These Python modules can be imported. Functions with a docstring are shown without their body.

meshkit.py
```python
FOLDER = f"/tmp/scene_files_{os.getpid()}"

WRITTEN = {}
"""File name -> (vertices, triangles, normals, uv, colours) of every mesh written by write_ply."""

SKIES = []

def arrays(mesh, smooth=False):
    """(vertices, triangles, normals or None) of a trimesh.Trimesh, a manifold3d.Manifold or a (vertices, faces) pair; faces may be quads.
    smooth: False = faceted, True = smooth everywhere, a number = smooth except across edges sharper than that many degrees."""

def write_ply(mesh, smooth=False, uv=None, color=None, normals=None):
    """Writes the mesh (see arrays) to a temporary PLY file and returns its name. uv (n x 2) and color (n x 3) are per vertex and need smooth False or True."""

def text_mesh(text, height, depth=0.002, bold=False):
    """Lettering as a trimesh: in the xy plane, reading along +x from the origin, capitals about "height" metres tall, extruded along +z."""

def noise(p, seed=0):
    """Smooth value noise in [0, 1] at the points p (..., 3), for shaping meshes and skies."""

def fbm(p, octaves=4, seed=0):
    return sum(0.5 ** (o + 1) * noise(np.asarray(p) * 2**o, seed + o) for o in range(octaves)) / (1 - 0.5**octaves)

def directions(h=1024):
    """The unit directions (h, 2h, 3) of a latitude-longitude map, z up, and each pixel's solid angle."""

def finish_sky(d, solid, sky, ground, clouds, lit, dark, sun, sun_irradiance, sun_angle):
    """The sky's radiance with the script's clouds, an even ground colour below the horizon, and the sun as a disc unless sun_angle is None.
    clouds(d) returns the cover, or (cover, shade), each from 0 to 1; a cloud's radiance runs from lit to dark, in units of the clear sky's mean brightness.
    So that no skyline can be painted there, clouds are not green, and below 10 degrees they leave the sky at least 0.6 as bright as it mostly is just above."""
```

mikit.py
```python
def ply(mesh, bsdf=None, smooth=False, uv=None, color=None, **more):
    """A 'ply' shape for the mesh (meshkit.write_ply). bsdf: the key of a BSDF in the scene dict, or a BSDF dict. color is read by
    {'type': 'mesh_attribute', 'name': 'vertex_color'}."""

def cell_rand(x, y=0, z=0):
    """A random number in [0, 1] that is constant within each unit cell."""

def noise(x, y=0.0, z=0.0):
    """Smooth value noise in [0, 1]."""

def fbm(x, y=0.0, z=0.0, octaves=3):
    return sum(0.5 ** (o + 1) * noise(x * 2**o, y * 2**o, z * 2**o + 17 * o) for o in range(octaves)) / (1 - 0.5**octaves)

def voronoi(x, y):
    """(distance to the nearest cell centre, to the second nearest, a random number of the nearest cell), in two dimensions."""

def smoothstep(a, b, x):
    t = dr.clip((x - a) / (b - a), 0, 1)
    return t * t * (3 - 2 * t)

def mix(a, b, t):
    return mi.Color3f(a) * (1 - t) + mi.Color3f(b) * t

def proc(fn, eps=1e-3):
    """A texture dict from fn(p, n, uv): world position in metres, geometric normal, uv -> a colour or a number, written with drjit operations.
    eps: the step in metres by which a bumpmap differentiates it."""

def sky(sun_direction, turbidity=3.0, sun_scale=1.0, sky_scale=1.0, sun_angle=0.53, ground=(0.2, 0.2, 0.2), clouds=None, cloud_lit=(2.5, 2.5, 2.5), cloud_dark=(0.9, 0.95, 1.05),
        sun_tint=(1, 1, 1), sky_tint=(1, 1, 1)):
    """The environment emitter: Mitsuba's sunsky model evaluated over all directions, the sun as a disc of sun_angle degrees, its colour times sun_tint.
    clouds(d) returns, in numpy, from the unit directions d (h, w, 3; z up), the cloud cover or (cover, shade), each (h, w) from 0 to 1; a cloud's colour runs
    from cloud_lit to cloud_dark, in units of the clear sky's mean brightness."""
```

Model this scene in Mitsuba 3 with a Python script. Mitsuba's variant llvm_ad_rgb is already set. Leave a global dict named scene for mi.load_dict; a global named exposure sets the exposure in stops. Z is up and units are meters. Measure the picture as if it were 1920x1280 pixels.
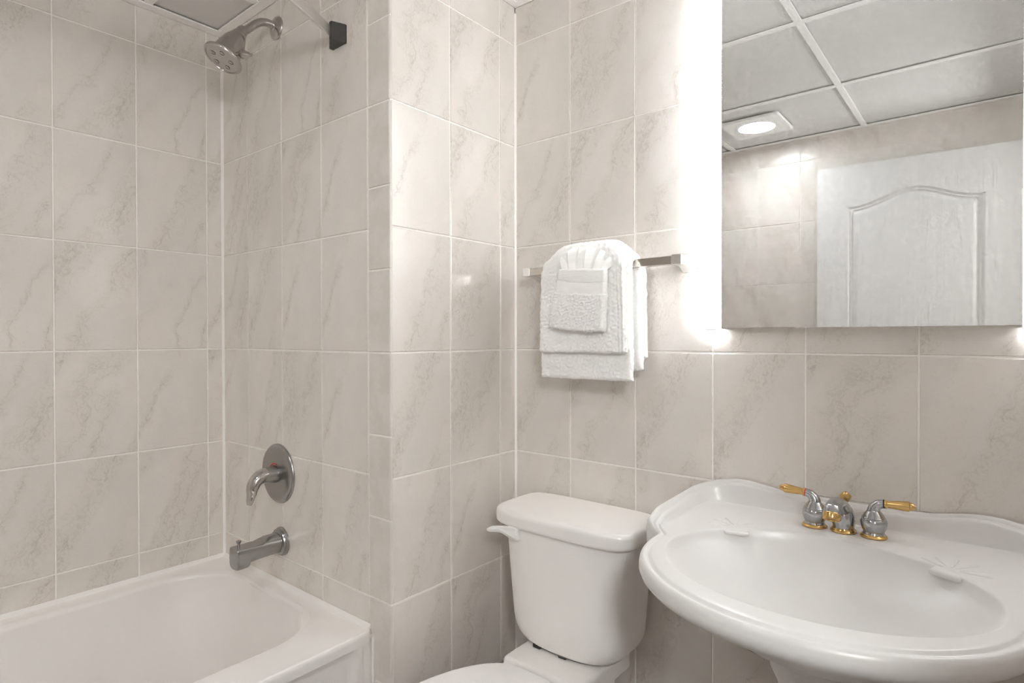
import math
import numpy as np, trimesh, mitsuba as mi, mikit, meshkit, manifold3d as m3
from shapely.geometry import Polygon, box as sbox, LineString
import drjit as dr
from mikit import ply, proc, noise, fbm, smoothstep, mix

scene, labels = {}, {}
T = mi.ScalarTransform4f
# ------------------------------------------------------------------ camera, light, exposure
CAMZ = 1.20
YAW, PITCH, ROLL, F = -0.6867, -0.0082, -0.0015, 1111.3
CAM = np.array([1.1249, -1.3895, CAMZ])
fw = np.array([math.sin(YAW)*math.cos(PITCH), math.cos(YAW)*math.cos(PITCH), math.sin(PITCH)])
rt = np.array([math.cos(YAW), -math.sin(YAW), 0.0]); up0 = np.cross(rt, fw)
up = -math.sin(ROLL)*rt + math.cos(ROLL)*up0
scene['camera'] = {'type': 'perspective', 'fov': math.degrees(2*math.atan(960/F)), 'fov_axis': 'x',
                   'near_clip': 0.02, 'far_clip': 30.0,
                   'to_world': T().look_at(origin=CAM.tolist(), target=(CAM+fw).tolist(), up=up.tolist())}
exposure = 0.86
DOWNLIGHT = (37.0, 38.1, 39.2)      # radiance of the ceiling lamp's lens
STRIP = (10.2, 10.5, 10.9)             # radiance of the mirror's frosted strips

HALL = (49.5, 50.6, 52.0)           # radiance of the hall lamp's globe

# room: x right along the mirror wall, y towards it, z up. Mirror wall y=0, alcove side wall x=0
XL, D, XR, YF, H = -0.859, 0.4759, 1.32, -1.90, 2.188
YT = YF                            # far end of the tub alcove
W, TH = 0.2025, 0.304
ROW0 = CAMZ - 0.0385 - 2*TH          # a horizontal tile joint
Z = lambda rel: CAMZ + rel

# ------------------------------------------------------------------ materials
def tile_fn(p, n, uv):
    u, v = uv.x, uv.y
    c, s = math.cos(1.13), math.sin(1.13)
    wob = (fbm(u*8, v*8, 3.1, 3) - 0.5)*0.080
    wob2 = (fbm(u*50, v*50, 8.3, 4) - 0.5)*0.040
    a = -s*u + c*v + wob + wob2      # across the veins
    t = c*u + s*v                    # along them
    cloud = fbm(u*9+3, v*6, 1.7, 4)
    cloud2 = fbm(a*15, t*6, 5.7, 4)
    col = mix((0.650, 0.622, 0.578), (0.705, 0.672, 0.632), smoothstep(0.3, 0.7, cloud))
    col = mix(col, (0.705, 0.640, 0.598), 0.65*smoothstep(0.46, 0.68, cloud2))
    vein = 1 - dr.abs(2*fbm(a*11, t*1.0, 11.0, 2) - 1)
    mask = smoothstep(0.26, 0.58, fbm(a*6+7, t*6.0, 21.0, 3))
    net = 1 - dr.abs(2*fbm(a*75, t*26, 31.0, 4) - 1)          # crinkled threads inside a vein
    halo = smoothstep(0.62, 0.98, vein)*mask
    thread = smoothstep(0.86, 0.99, net)*smoothstep(0.70, 0.94, vein)*mask
    core = smoothstep(0.955, 0.998, vein)*mask*smoothstep(0.35, 0.62, fbm(u*160, v*120, 2.0, 3))
    dust = smoothstep(0.42, 0.80, fbm(u*420, v*330, 2.0, 3))*smoothstep(0.66, 0.97, vein)*mask
    col = mix(col, (0.600, 0.556, 0.508), 0.36*halo)
    col = mix(col, (0.43, 0.385, 0.345), dr.clip(0.27*thread + 0.30*core + 0.18*dust, 0, 1))
    speck = smoothstep(0.68, 0.80, fbm(u*260, v*260, 4.0, 2))
    return mix(col, (0.52, 0.47, 0.42), 0.14*speck)
scene['mat_tile'] = {'type': 'principled', 'base_color': proc(tile_fn), 'roughness': 0.24, 'specular': 0.5}
def plain_fn(p, n, uv):
    k = fbm(uv.x*26, uv.y*26, 3.0, 3)
    f = smoothstep(0.6, 0.75, fbm(uv.x*150, uv.y*150, 9.0, 2))
    col = mix((0.620, 0.588, 0.540), (0.665, 0.632, 0.590), smoothstep(0.3, 0.7, k))
    return mix(col, (0.56, 0.50, 0.43), 0.15*f)
scene['mat_trim_tile'] = {'type': 'principled', 'base_color': proc(plain_fn), 'roughness': 0.26, 'specular': 0.5}
def grout_fn(p, n, uv):
    k = fbm(p.x*60, p.y*60, p.z*60, 3)
    return mix((0.79, 0.765, 0.73), (0.86, 0.84, 0.81), k)
scene['mat_grout'] = {'type': 'twosided', 'b': {'type': 'diffuse', 'reflectance': proc(grout_fn)}}
def plast(key, c, r=0.3, **k):
    scene[key] = {'type': 'twosided', 'b': {'type': 'principled', 'base_color': {'type': 'rgb', 'value': list(c)}, 'roughness': r, **k}}
plast('mat_caulk', (0.80, 0.785, 0.76), 0.45)
plast('mat_porcelain', (0.835, 0.815, 0.79), 0.16, specular=0.5)
plast('mat_sink', (0.665, 0.652, 0.640), 0.27, specular=0.35)
def tub_fn(p, n, uv):
    k = fbm(p.x*5, p.y*5, p.z*5, 3)
    return mix((0.775, 0.75, 0.725), (0.815, 0.792, 0.768), k)
scene['mat_tub'] = {'type': 'twosided', 'b': {'type': 'principled', 'base_color': proc(tub_fn), 'roughness': 0.22, 'specular': 0.5}}
plast('mat_white_plastic', (0.80, 0.795, 0.775), 0.32)
plast('mat_seat', (0.87, 0.855, 0.835), 0.22)
plast('mat_black_plastic', (0.035, 0.034, 0.032), 0.5)
plast('mat_dark', (0.02, 0.019, 0.018), 0.6)
plast('mat_red', (0.55, 0.05, 0.03), 0.4)
plast('mat_ceiling_metal', (0.80, 0.79, 0.77), 0.45)
def panel_fn(p, n, uv):
    k = fbm(p.x*3, p.y*3, 1.0, 3)
    return mix((0.60, 0.592, 0.575), (0.64, 0.63, 0.613), k)
scene['mat_panel'] = {'type': 'twosided', 'b': {'type': 'principled', 'base_color': proc(panel_fn), 'roughness': 0.5}}
def grain(p):
    return fbm(p.x*210 + 2.5*fbm(p.x*7, p.z*1.6, 2.0, 2)*6, p.z*7, 5.0, 2)
def door_fn(p, n, uv):
    return mix((0.630, 0.628, 0.618), (0.700, 0.698, 0.688), grain(p))
def door_bump(p, n, uv):
    return grain(p)*0.0011
scene['mat_door'] = {'type': 'bumpmap', 'arbitrary': {**proc(door_bump, 8e-4)}, 'scale': 1.0,
                     'bsdf': {'type': 'principled', 'base_color': proc(door_fn), 'roughness': 0.42}}
scene['mat_paint'] = {'type': 'twosided', 'b': {'type': 'diffuse', 'reflectance': {'type': 'rgb', 'value': [0.62, 0.60, 0.57]}}}
def floor_fn(p, n, uv):
    k = fbm(p.x*6, p.y*6, 2.0, 4)
    return mix((0.11, 0.092, 0.078), (0.16, 0.138, 0.118), k)
scene['mat_floor'] = {'type': 'twosided', 'b': {'type': 'principled', 'base_color': proc(floor_fn), 'roughness': 0.35}}
def metal(key, c, a):
    scene[key] = {'type': 'twosided', 'b': {'type': 'principled', 'base_color': {'type': 'rgb', 'value': list(c)}, 'roughness': a, 'metallic': 1.0}}
metal('mat_chrome', (0.52, 0.50, 0.48), 0.09)
metal('mat_worn_chrome', (0.36, 0.355, 0.35), 0.24)
metal('mat_bright_chrome', (0.78, 0.77, 0.755), 0.10)
metal('mat_satin_bar', (0.52, 0.48, 0.44), 0.13)
metal('mat_rod', (0.80, 0.785, 0.76), 0.42)
metal('mat_faucet_chrome', (0.45, 0.455, 0.465), 0.09)
metal('mat_brass', (0.66, 0.43, 0.17), 0.15)
scene['mat_mirror'] = {'type': 'twosided', 'b': {'type': 'conductor', 'material': 'none', 'specular_reflectance': {'type': 'rgb', 'value': [0.90, 0.905, 0.90]}}}
def terry_fn(p, n, uv):
    k = fbm(p.x*230, p.y*230, p.z*230, 2)
    return mix((0.83, 0.82, 0.805), (0.93, 0.925, 0.915), k)
def terry_bump(p, n, uv):
    return 0.0016*noise(p.x*420, p.y*420, p.z*420) + 0.0012*noise(p.x*190+3, p.y*190, p.z*190)
scene['mat_terry'] = {'type': 'twosided', 'b': {'type': 'bumpmap', 'arbitrary': proc(terry_bump, 4e-4), 'scale': 1.0,
                      'bsdf': {'type': 'principled', 'base_color': proc(terry_fn), 'roughness': 0.95, 'sheen': 0.4, 'specular': 0.1}}}
def weave_fn(p, n, uv):
    k = fbm(p.x*40, p.y*40, p.z*300, 2)
    return mix((0.85, 0.84, 0.825), (0.91, 0.905, 0.895), k)
scene['mat_weave'] = {'type': 'twosided', 'b': {'type': 'principled', 'base_color': proc(weave_fn), 'roughness': 0.85, 'specular': 0.15}}

# ------------------------------------------------------------------ mesh helpers
def cat(*ms): return trimesh.util.concatenate(list(ms))
def numbered(key):
    if key not in scene and key not in labels: return key
    i = 1
    while f'{key}_{i:03d}' in scene or f'{key}_{i:03d}' in labels: i += 1
    return f'{key}_{i:03d}'
def obj(name, mesh, mat, parent=None, label=None, smooth=30, shape=None, **more):
    key = numbered((parent + '__' if parent else '') + name)
    if mesh is not None and mesh.is_watertight and mesh.volume < 0: mesh = mesh.copy(); mesh.invert()
    scene[key] = shape if shape is not None else ply(mesh, mat, smooth, **more)
    if label: labels[key] = {'label': label}
    return key
def thing(name, label, cat_, group=None):
    key = numbered(name); labels[key] = {'label': label, 'category': cat_}
    if group: labels[key]['group'] = group
    return key
def struct(name, mesh, mat, label=None, smooth=False):
    key = obj(name, mesh, mat, smooth=smooth)
    labels[key] = {'kind': 'structure'}
    if label: labels[key]['label'] = label
    return key
def bx(x0, x1, y0, y1, z0, z1):
    b = trimesh.creation.box([x1-x0, y1-y0, z1-z0]); b.apply_translation([(x0+x1)/2, (y0+y1)/2, (z0+z1)/2]); return b
def rbx(x0, x1, y0, y1, z0, z1, r=0.002, n=12):
    s = [m3.Manifold.sphere(r, n).translate([x, y, z]) for x in (x0+r, x1-r) for y in (y0+r, y1-r) for z in (z0+r, z1-r)]
    m = m3.Manifold.batch_hull(s).to_mesh()
    return trimesh.Trimesh(m.vert_properties[:, :3], m.tri_verts)
def hull_pts(items, n=20):
    m = m3.Manifold.batch_hull([m3.Manifold.sphere(r, n).translate(list(map(float, c))) for c, r in items]).to_mesh()
    return trimesh.Trimesh(m.vert_properties[:, :3], m.tri_verts)
def grid_faces(nr, nc, closed=True):
    f = []
    for i in range(nr-1):
        for j in range(nc if closed else nc-1):
            k = (j+1) % nc
            a, b, c, d = i*nc+j, i*nc+k, (i+1)*nc+k, (i+1)*nc+j
            f += [[a, b, c], [a, c, d]]
    return f
def loft(rings, cap0=False, cap1=False, flip=False):
    rings = [np.asarray(r, float) for r in rings]; nc = len(rings[0])
    v = np.vstack(rings); f = grid_faces(len(rings), nc)
    if cap0:
        v = np.vstack([v, rings[0].mean(0)]); c = len(v)-1
        f += [[c, (j+1) % nc, j] for j in range(nc)]
    if cap1:
        v = np.vstack([v, rings[-1].mean(0)]); c = len(v)-1; b = (len(rings)-1)*nc
        f += [[c, b+j, b+(j+1) % nc] for j in range(nc)]
    f = np.array(f)
    if flip: f = f[:, ::-1]
    return trimesh.Trimesh(v, f, process=False)
def frame(axis):
    a = np.asarray(axis, float); a = a/np.linalg.norm(a)
    h = np.array([0, 0, 1.0]) if abs(a[2]) < 0.9 else np.array([1.0, 0, 0])
    u = np.cross(h, a); u /= np.linalg.norm(u); w = np.cross(a, u)
    return a, u, w
def lathe(profile, origin, axis, n=40, sx=1.0, sy=1.0):
    """profile: (radius, height along axis) from base to tip; closed at both ends."""
    a, u, w = frame(axis); t = np.arange(n)/n*2*np.pi
    ring = np.cos(t)[:, None]*u*sx + np.sin(t)[:, None]*w*sy
    return loft([np.asarray(origin) + a*h + ring*max(r, 1e-5) for r, h in profile], True, True)
def catmull(pts, n):
    p = np.asarray(pts, float); q = np.vstack([2*p[0]-p[1], p, 2*p[-1]-p[-2]]); out = []
    for i in range(len(p)-1):
        a, b, c, d = q[i:i+4]
        for t in np.arange(n)/n:
            out.append(0.5*((2*b)+(c-a)*t+(2*a-5*b+4*c-d)*t*t+(3*b-a-3*c+d)*t**3))
    return np.array(out+[p[-1]])
def tube(pts, radii, n=20, flat=None, ref=None):
    """Swept tube; radii per point (r or (ru, rw))."""
    p = np.asarray(pts, float); t = np.gradient(p, axis=0); t /= np.linalg.norm(t, axis=1, keepdims=True)
    u = np.asarray(ref if ref is not None else frame(t[0])[1], float); rings = []; ang = np.arange(n)/n*2*np.pi
    for i in range(len(p)):
        u = u - t[i]*(u @ t[i]); u /= np.linalg.norm(u); w = np.cross(t[i], u)
        r = radii[i] if not np.isscalar(radii) else radii
        ru, rw = (r, r) if np.isscalar(r) else r
        rings.append(p[i] + np.cos(ang)[:, None]*u*ru + np.sin(ang)[:, None]*w*rw)
    return loft(rings, True, True)
def rrect(x0, x1, y0, y1, r, n):
    """n points at equal polar angle around the centre (returned as radius function over angle by interpolation)."""
    g = sbox(x0, y0, x1, y1).buffer(-r).buffer(r, quad_segs=24)
    return np.array(g.exterior.coords)[:-1]
def polar(poly, c, ang):
    """Radius of a star-shaped outline around c at the given angles."""
    p = np.asarray(poly) - c; q = np.vstack([p, p[:1]])
    out = []
    for a in ang:
        d = np.array([math.cos(a), math.sin(a)])
        cr = q[:, 0]*d[1] - q[:, 1]*d[0]
        best = 0
        for i in np.nonzero(cr[:-1]*cr[1:] <= 0)[0]:
            s = cr[i]/(cr[i]-cr[i+1]) if cr[i] != cr[i+1] else 0
            x = q[i] + s*(q[i+1]-q[i])
            best = max(best, x @ d)
        out.append(best)
    return np.array(out)
def extrude(poly, h, to=None):
    m = trimesh.creation.extrude_polygon(poly if isinstance(poly, Polygon) else Polygon(poly), h, engine='earcut')
    if to is not None: m.apply_transform(to)
    return m
def basis(o, u, v, n):
    M = np.eye(4); M[:3, 0], M[:3, 1], M[:3, 2], M[:3, 3] = u, v, n, o; return M

# ------------------------------------------------------------------ tiles
GAP, THK, CH = 0.0035, 0.0045, 0.0016
rng = np.random.default_rng(7)
def tile_mesh(w, h, ou, ov, round_right=0.0):
    g = GAP/2; x0, x1, y0, y1 = g, w-g, g, h-g
    if round_right:
        k = 5; xs = [x1-round_right+round_right*math.sin(a) for a in np.linspace(0, math.pi/2, k)]
        zs = [THK-round_right+round_right*math.cos(a) for a in np.linspace(0, math.pi/2, k)]
        prof = [(x0, -0.004), (x0, THK-CH), (x0+CH, THK)] + list(zip(xs, zs)) + [(x1, -0.004)]
    else:
        prof = [(x0, -0.004), (x0, THK-CH), (x0+CH, THK), (x1-CH, THK), (x1, THK-CH), (x1, -0.004)]
    rows = [(y0, 1), (y0+CH, 0), (y1-CH, 0), (y1, 1)]
    v = []
    for y, e in rows:
        for x, z in prof: v.append([x, y, z-(CH if e and z > 0 else 0)])
    v = np.array(v); n = len(prof)
    f = []
    for i in range(3):
        for j in range(n-1):
            a, b, c, d = i*n+j, i*n+j+1, (i+1)*n+j+1, (i+1)*n+j
            f += [[a, b, c], [a, c, d]]
    # top and bottom edges
    for i, s in ((0, 1), (3, 0)):
        b = i*n; base = len(v)
        lo = v[b:b+n].copy(); lo[:, 2] = -0.004; v = np.vstack([v, lo])
        for j in range(n-1):
            q = [[b+j, base+j, base+j+1], [b+j, base+j+1, b+j+1]]
            f += q if s else [x[::-1] for x in q]
    m = trimesh.Trimesh(v, np.array(f), process=False)
    uv = v[:, :2] + [ou, ov]
    # split for faceted shading with uv kept
    vv = v[m.faces].reshape(-1, 3); uu = uv[m.faces].reshape(-1, 2)
    return trimesh.Trimesh(vv, np.arange(len(vv)).reshape(-1, 3), process=False), uu
cache = {}
OFF = [(13.0*i + 3.7, 7.0*i + 1.3) for i in range(9)]
def tile_shape(w, h, var, mat, rr, cut_u=0.0, cut_v=0.0):
    k = (round(w, 4), round(h, 4), var, mat, rr, round(cut_u, 4), round(cut_v, 4))
    if k not in cache:
        m, uv = tile_mesh(w, h, OFF[var][0]+cut_u, OFF[var][1]+cut_v, rr)
        cache[k] = ply(m, mat, False, uv=uv)
    return cache[k]
def tiles(wall, o, u, n, ujoints, zjoints, mat='mat_tile', rr=0.0, name='tile', full=W, skip=None):
    """ujoints: increasing joint positions along u from o; a cut tile keeps the print of a whole one."""
    u, n = np.asarray(u, float), np.asarray(n, float)
    for i in range(len(ujoints)-1):
        for j in range(len(zjoints)-1):
            u0, u1, z0, z1 = ujoints[i], ujoints[i+1], zjoints[j], zjoints[j+1]
            if u1-u0 < 0.012 or z1-z0 < 0.012 or (skip and skip(u0, u1, z0, z1)): continue
            var = int(rng.integers(0, len(OFF)))
            cu = full-(u1-u0) if i == 0 else 0.0
            cv = TH-(z1-z0) if j == 0 else 0.0
            d = tile_shape(u1-u0, z1-z0, var, mat, rr, cu, cv)
            jit = rng.normal(0, 0.00018)
            M = basis(np.asarray(o) + u*u0 + np.array([0, 0, z0]) + n*jit, u, [0, 0, 1.0], n)
            key = numbered(f'{wall}__{name}')
            scene[key] = {**d, 'to_world': T(M)}
def joints(a, b, first, step):
    k = math.ceil((a-first)/step - 1e-6); out = [a]
    while first + k*step < b - 1e-6:
        if first + k*step > a + 1e-6: out.append(first + k*step)
        k += 1
    return out + [b]
ZJ = joints(0.0, H, ROW0, TH)
S = 0.0025                            # grout face stands this far behind the tile face
ZH = H + 0.15
# walls: the grout bed is the wall, each tile a part of it
struct('wall_left', bx(XL-0.1, XL-S, YT-0.1, 0.1, 0, ZH), 'mat_grout', 'long tiled wall beside the tub with pale grout')
struct('wall_tub_end', bx(XL-S, -S, -D+S, -D+0.08, 0, ZH), 'mat_grout', 'tiled plumbing wall at the tub end under the shower head')
struct('wall_alcove', bx(-0.08, -S, -D+0.08, -S*0, 0, ZH), 'mat_grout', 'narrow tiled wall face between the plumbing wall and the toilet corner')
struct('wall_back', bx(-S, XR+0.1, S, 0.1, 0, ZH), 'mat_grout', 'tiled wall behind the toilet, towels and lit mirror')
struct('wall_front', bx(XL-0.1, XR+0.1, YF-0.1, YF-S, 0, ZH), 'mat_grout', 'tiled wall opposite the mirror, seen in the mirror behind the door')
DY0, DY1, DH = -1.83, -1.06, 2.02     # doorway in the right wall
struct('wall_right', cat(bx(XR+S, XR+0.1, YF-0.1, DY0, 0, ZH), bx(XR+S, XR+0.1, DY1, 0.1, 0, ZH), bx(XR+S, XR+0.1, DY0, DY1, DH, ZH)), 'mat_grout')
def set_back(n, o): return np.asarray(o, float) - np.asarray(n)*THK   # tile faces lie on the measured planes
tiles('wall_left', set_back([1, 0, 0], [XL, 0, 0]), [0, 1, 0], [1, 0, 0], joints(YT, -D, -0.5275, W), ZJ)
tiles('wall_tub_end', set_back([0, -1, 0], [0, -D, 0]), [1, 0, 0], [0, -1, 0], joints(XL, -0.0866, -0.6941, W), ZJ)
tiles('wall_tub_end', set_back([0, -1, 0], [0, -D, 0]), [1, 0, 0], [0, -1, 0], [-0.0866, 0.001], joints(0.0, H, ROW0, W), 'mat_trim_tile', 0.006, 'trim_tile', 0.0876)
tiles('wall_alcove', set_back([1, 0, 0], [0, 0, 0]), [0, 1, 0], [1, 0, 0], joints(-D+0.003, 0.0, -0.0711, W), ZJ)
tiles('wall_back', set_back([0, -1, 0], [0, 0, 0]), [1, 0, 0], [0, -1, 0], joints(0.0, XR, 0.1965, W), ZJ)
tiles('wall_front', set_back([0, 1, 0], [0, YF, 0]), [-1, 0, 0], [0, 1, 0], joints(-XR, -XL, -0.1535, W), ZJ)
tiles('wall_right', set_back([-1, 0, 0], [XR, 0, 0]), [0, -1, 0], [-1, 0, 0], joints(0.0, -DY1, 0.15, W), ZJ)
struct('floor', bx(XL-0.1, XR+1.2, YT-0.2, 0.1, -0.06, 0), 'mat_floor')
# small hall beyond the doorway, so that the opening shows a wall
struct('wall_hall', cat(bx(XR+1.1, XR+1.2, YT-0.2, 0.1, 0, ZH), bx(XR+0.1, XR+1.2, 0.0, 0.1, 0, ZH), bx(XR+0.1, XR+1.2, YT-0.2, YT-0.1, 0, ZH), bx(XR+0.1, XR+1.2, YT-0.2, 0.1, ZH, ZH+0.05)), 'mat_paint')
# caulk in the corners
def caulk(x, y, sx, sy, z0, z1, r=0.0050):
    k = [(0, 0), (r*sx, 0), (r*0.45*sx, r*0.45*sy), (0, r*sy)]
    m = extrude(Polygon([(x+a, y+b) for a, b in k]), z1-z0); m.apply_translation([0, 0, z0]); return m
struct('trim_1', caulk(XL, -D, 1, -1, Z(-0.724), H-0.02, 0.0065), 'mat_caulk', 'white caulk line in the tub corner', 20)
struct('trim_2', caulk(0, 0, 1, -1, 0, H-0.02), 'mat_caulk', 'white caulk line in the corner behind the toilet', 20)

# ------------------------------------------------------------------ ceiling: grid of tees, panels, wall angle
CZ = Z(0.988)
struct('ceiling', bx(XL-0.1, XR+0.1, YT-0.1, 0.1, ZH-0.02, ZH), 'mat_panel')
XG = [XL, -0.575, 0.032, 0.635, XR]; YG = [YT, -1.312, -0.708, -0.104, 0.0]
YG_R = [YF, -1.312, -0.708, -0.104, 0.0]
TW = 0.012
def add_panels(x0, x1, ylist):
    for a, b in zip(ylist[:-1], ylist[1:]):
        if b-a < 0.03: continue
        obj('panel', rbx(x0+0.004, x1-0.004, a+0.004, b-0.004, CZ+0.006, CZ+0.020, 0.002, 8), 'mat_panel', 'ceiling')
def plan_x(a, b, ylist): add_panels(a, b, ylist)
plan_x(XL, -0.575, [YT, -1.312, -0.708, -D]); plan_x(-0.575, 0.0, [YT, -1.312, -0.708, -D])
plan_x(0.0, 0.032, YG_R); plan_x(0.032, 0.635, YG_R); plan_x(0.635, XR, YG_R)
def tee(x0, x1, y0, y1):
    lng = (x1-x0) > (y1-y0)
    a = rbx(x0, x1, y0, y1, CZ-0.001, CZ+0.003, 0.0008, 6)
    w = bx(x0, x1, (y0+y1)/2-0.001, (y0+y1)/2+0.001, CZ, CZ+0.03) if lng else bx((x0+x1)/2-0.001, (x0+x1)/2+0.001, y0, y1, CZ, CZ+0.03)
    return cat(a, w)
obj('main_tee', tee(-0.575-TW, -0.575+TW, YT+0.02, -D-0.02), 'mat_ceiling_metal', 'ceiling')
for x in (0.032, 0.635):
    obj('main_tee', tee(x-TW, x+TW, YF+0.02, -0.02), 'mat_ceiling_metal', 'ceiling')
for y in (-0.708, -1.312):
    for a, b in ((XL+0.02, -0.575-TW), (-0.575+TW, 0.032-TW), (0.032+TW, 0.635-TW), (0.635+TW, XR-0.02)):
        obj('cross_tee', tee(a, b, y-TW, y+TW), 'mat_ceiling_metal', 'ceiling')
obj('cross_tee', tee(0.032+TW, 0.635-TW, -0.104-TW, -0.104+TW), 'mat_ceiling_metal', 'ceiling')
obj('cross_tee', tee(0.635+TW, XR-0.02, -0.104-TW, -0.104+TW), 'mat_ceiling_metal', 'ceiling')
AN = 0.030
def angle(x0, x1, y0, y1): return rbx(x0, x1, y0, y1, CZ-0.004, CZ+0.002, 0.001, 6)
for nm, b in (('left', (XL+0.001, XL+AN+0.004, YT, -D)), ('tub_end', (XL+AN, -0.001, -D-AN, -D-0.001)), ('alcove', (0.001, AN-0.006, -D-AN, -0.001)),
              ('back', (AN-0.006, XR, -AN+0.006, -0.001)), ('front', (XL+AN, XR, YF+0.001, YF+0.022)), ('right', (XR-0.024, XR-0.001, YF, 0))):
    obj('wall_angle', angle(*b), 'mat_ceiling_metal', 'ceiling')

# ceiling lamp
lamp = thing('ceiling_light', 'square white recessed ceiling light glowing near the far wall, seen in the mirror', 'ceiling light')
LX, LY, LR = 0.247, -1.562, 0.080
sq = sbox(LX-0.128, LY-0.128, LX+0.128, LY+0.128).buffer(-0.01).buffer(0.01)
bez = extrude(sq.difference(sbox(0, 0, 0, 0).centroid.buffer(0).union(Polygon([(LX+LR*math.cos(t), LY+LR*math.sin(t)) for t in np.linspace(0, 2*math.pi, 48, endpoint=False)]))), 0.012)
bez.apply_translation([0, 0, CZ-0.013])
obj('bezel', bez, 'mat_white_plastic', lamp)
t_ = np.arange(48)/48*2*np.pi
lens = trimesh.Trimesh(np.vstack([[[LX, LY, CZ-0.008]], np.c_[LX+LR*np.cos(t_), LY+LR*np.sin(t_), np.full(48, CZ-0.008)]]), [[0, 1+(k+1) % 48, 1+k] for k in range(48)], process=False)
obj('diffuser', lens, 'mat_white_plastic', lamp, smooth=False, emitter={'type': 'area', 'radiance': {'type': 'rgb', 'value': list(DOWNLIGHT)}})
obj('can', lathe([(0.0, 0.0), (LR+0.002, 0.0), (LR+0.002, 0.004), (0.0, 0.004)], [LX, LY, CZ-0.0065], [0, 0, 1], 48), 'mat_white_plastic', lamp, smooth=30)

# wall lamp in the hall beyond the doorway
hl = thing('hall_lamp', 'round white globe wall lamp in the hall outside the door', 'wall lamp')
HP = np.array([1.76, -1.835, 1.80])
obj('base', lathe([(0.055, 0), (0.055, 0.012), (0.03, 0.02), (0.02, 0.035), (0.03, 0.05)], [HP[0], YT-0.099, HP[2]], [0, 1, 0], 32), 'mat_white_plastic', hl)
scene[numbered(hl + '__globe')] = {'type': 'sphere', 'center': HP.tolist(), 'radius': 0.12, 'bsdf': {'type': 'ref', 'id': 'mat_white_plastic'},
                                    'emitter': {'type': 'area', 'radiance': {'type': 'rgb', 'value': list(HALL)}}}

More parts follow.
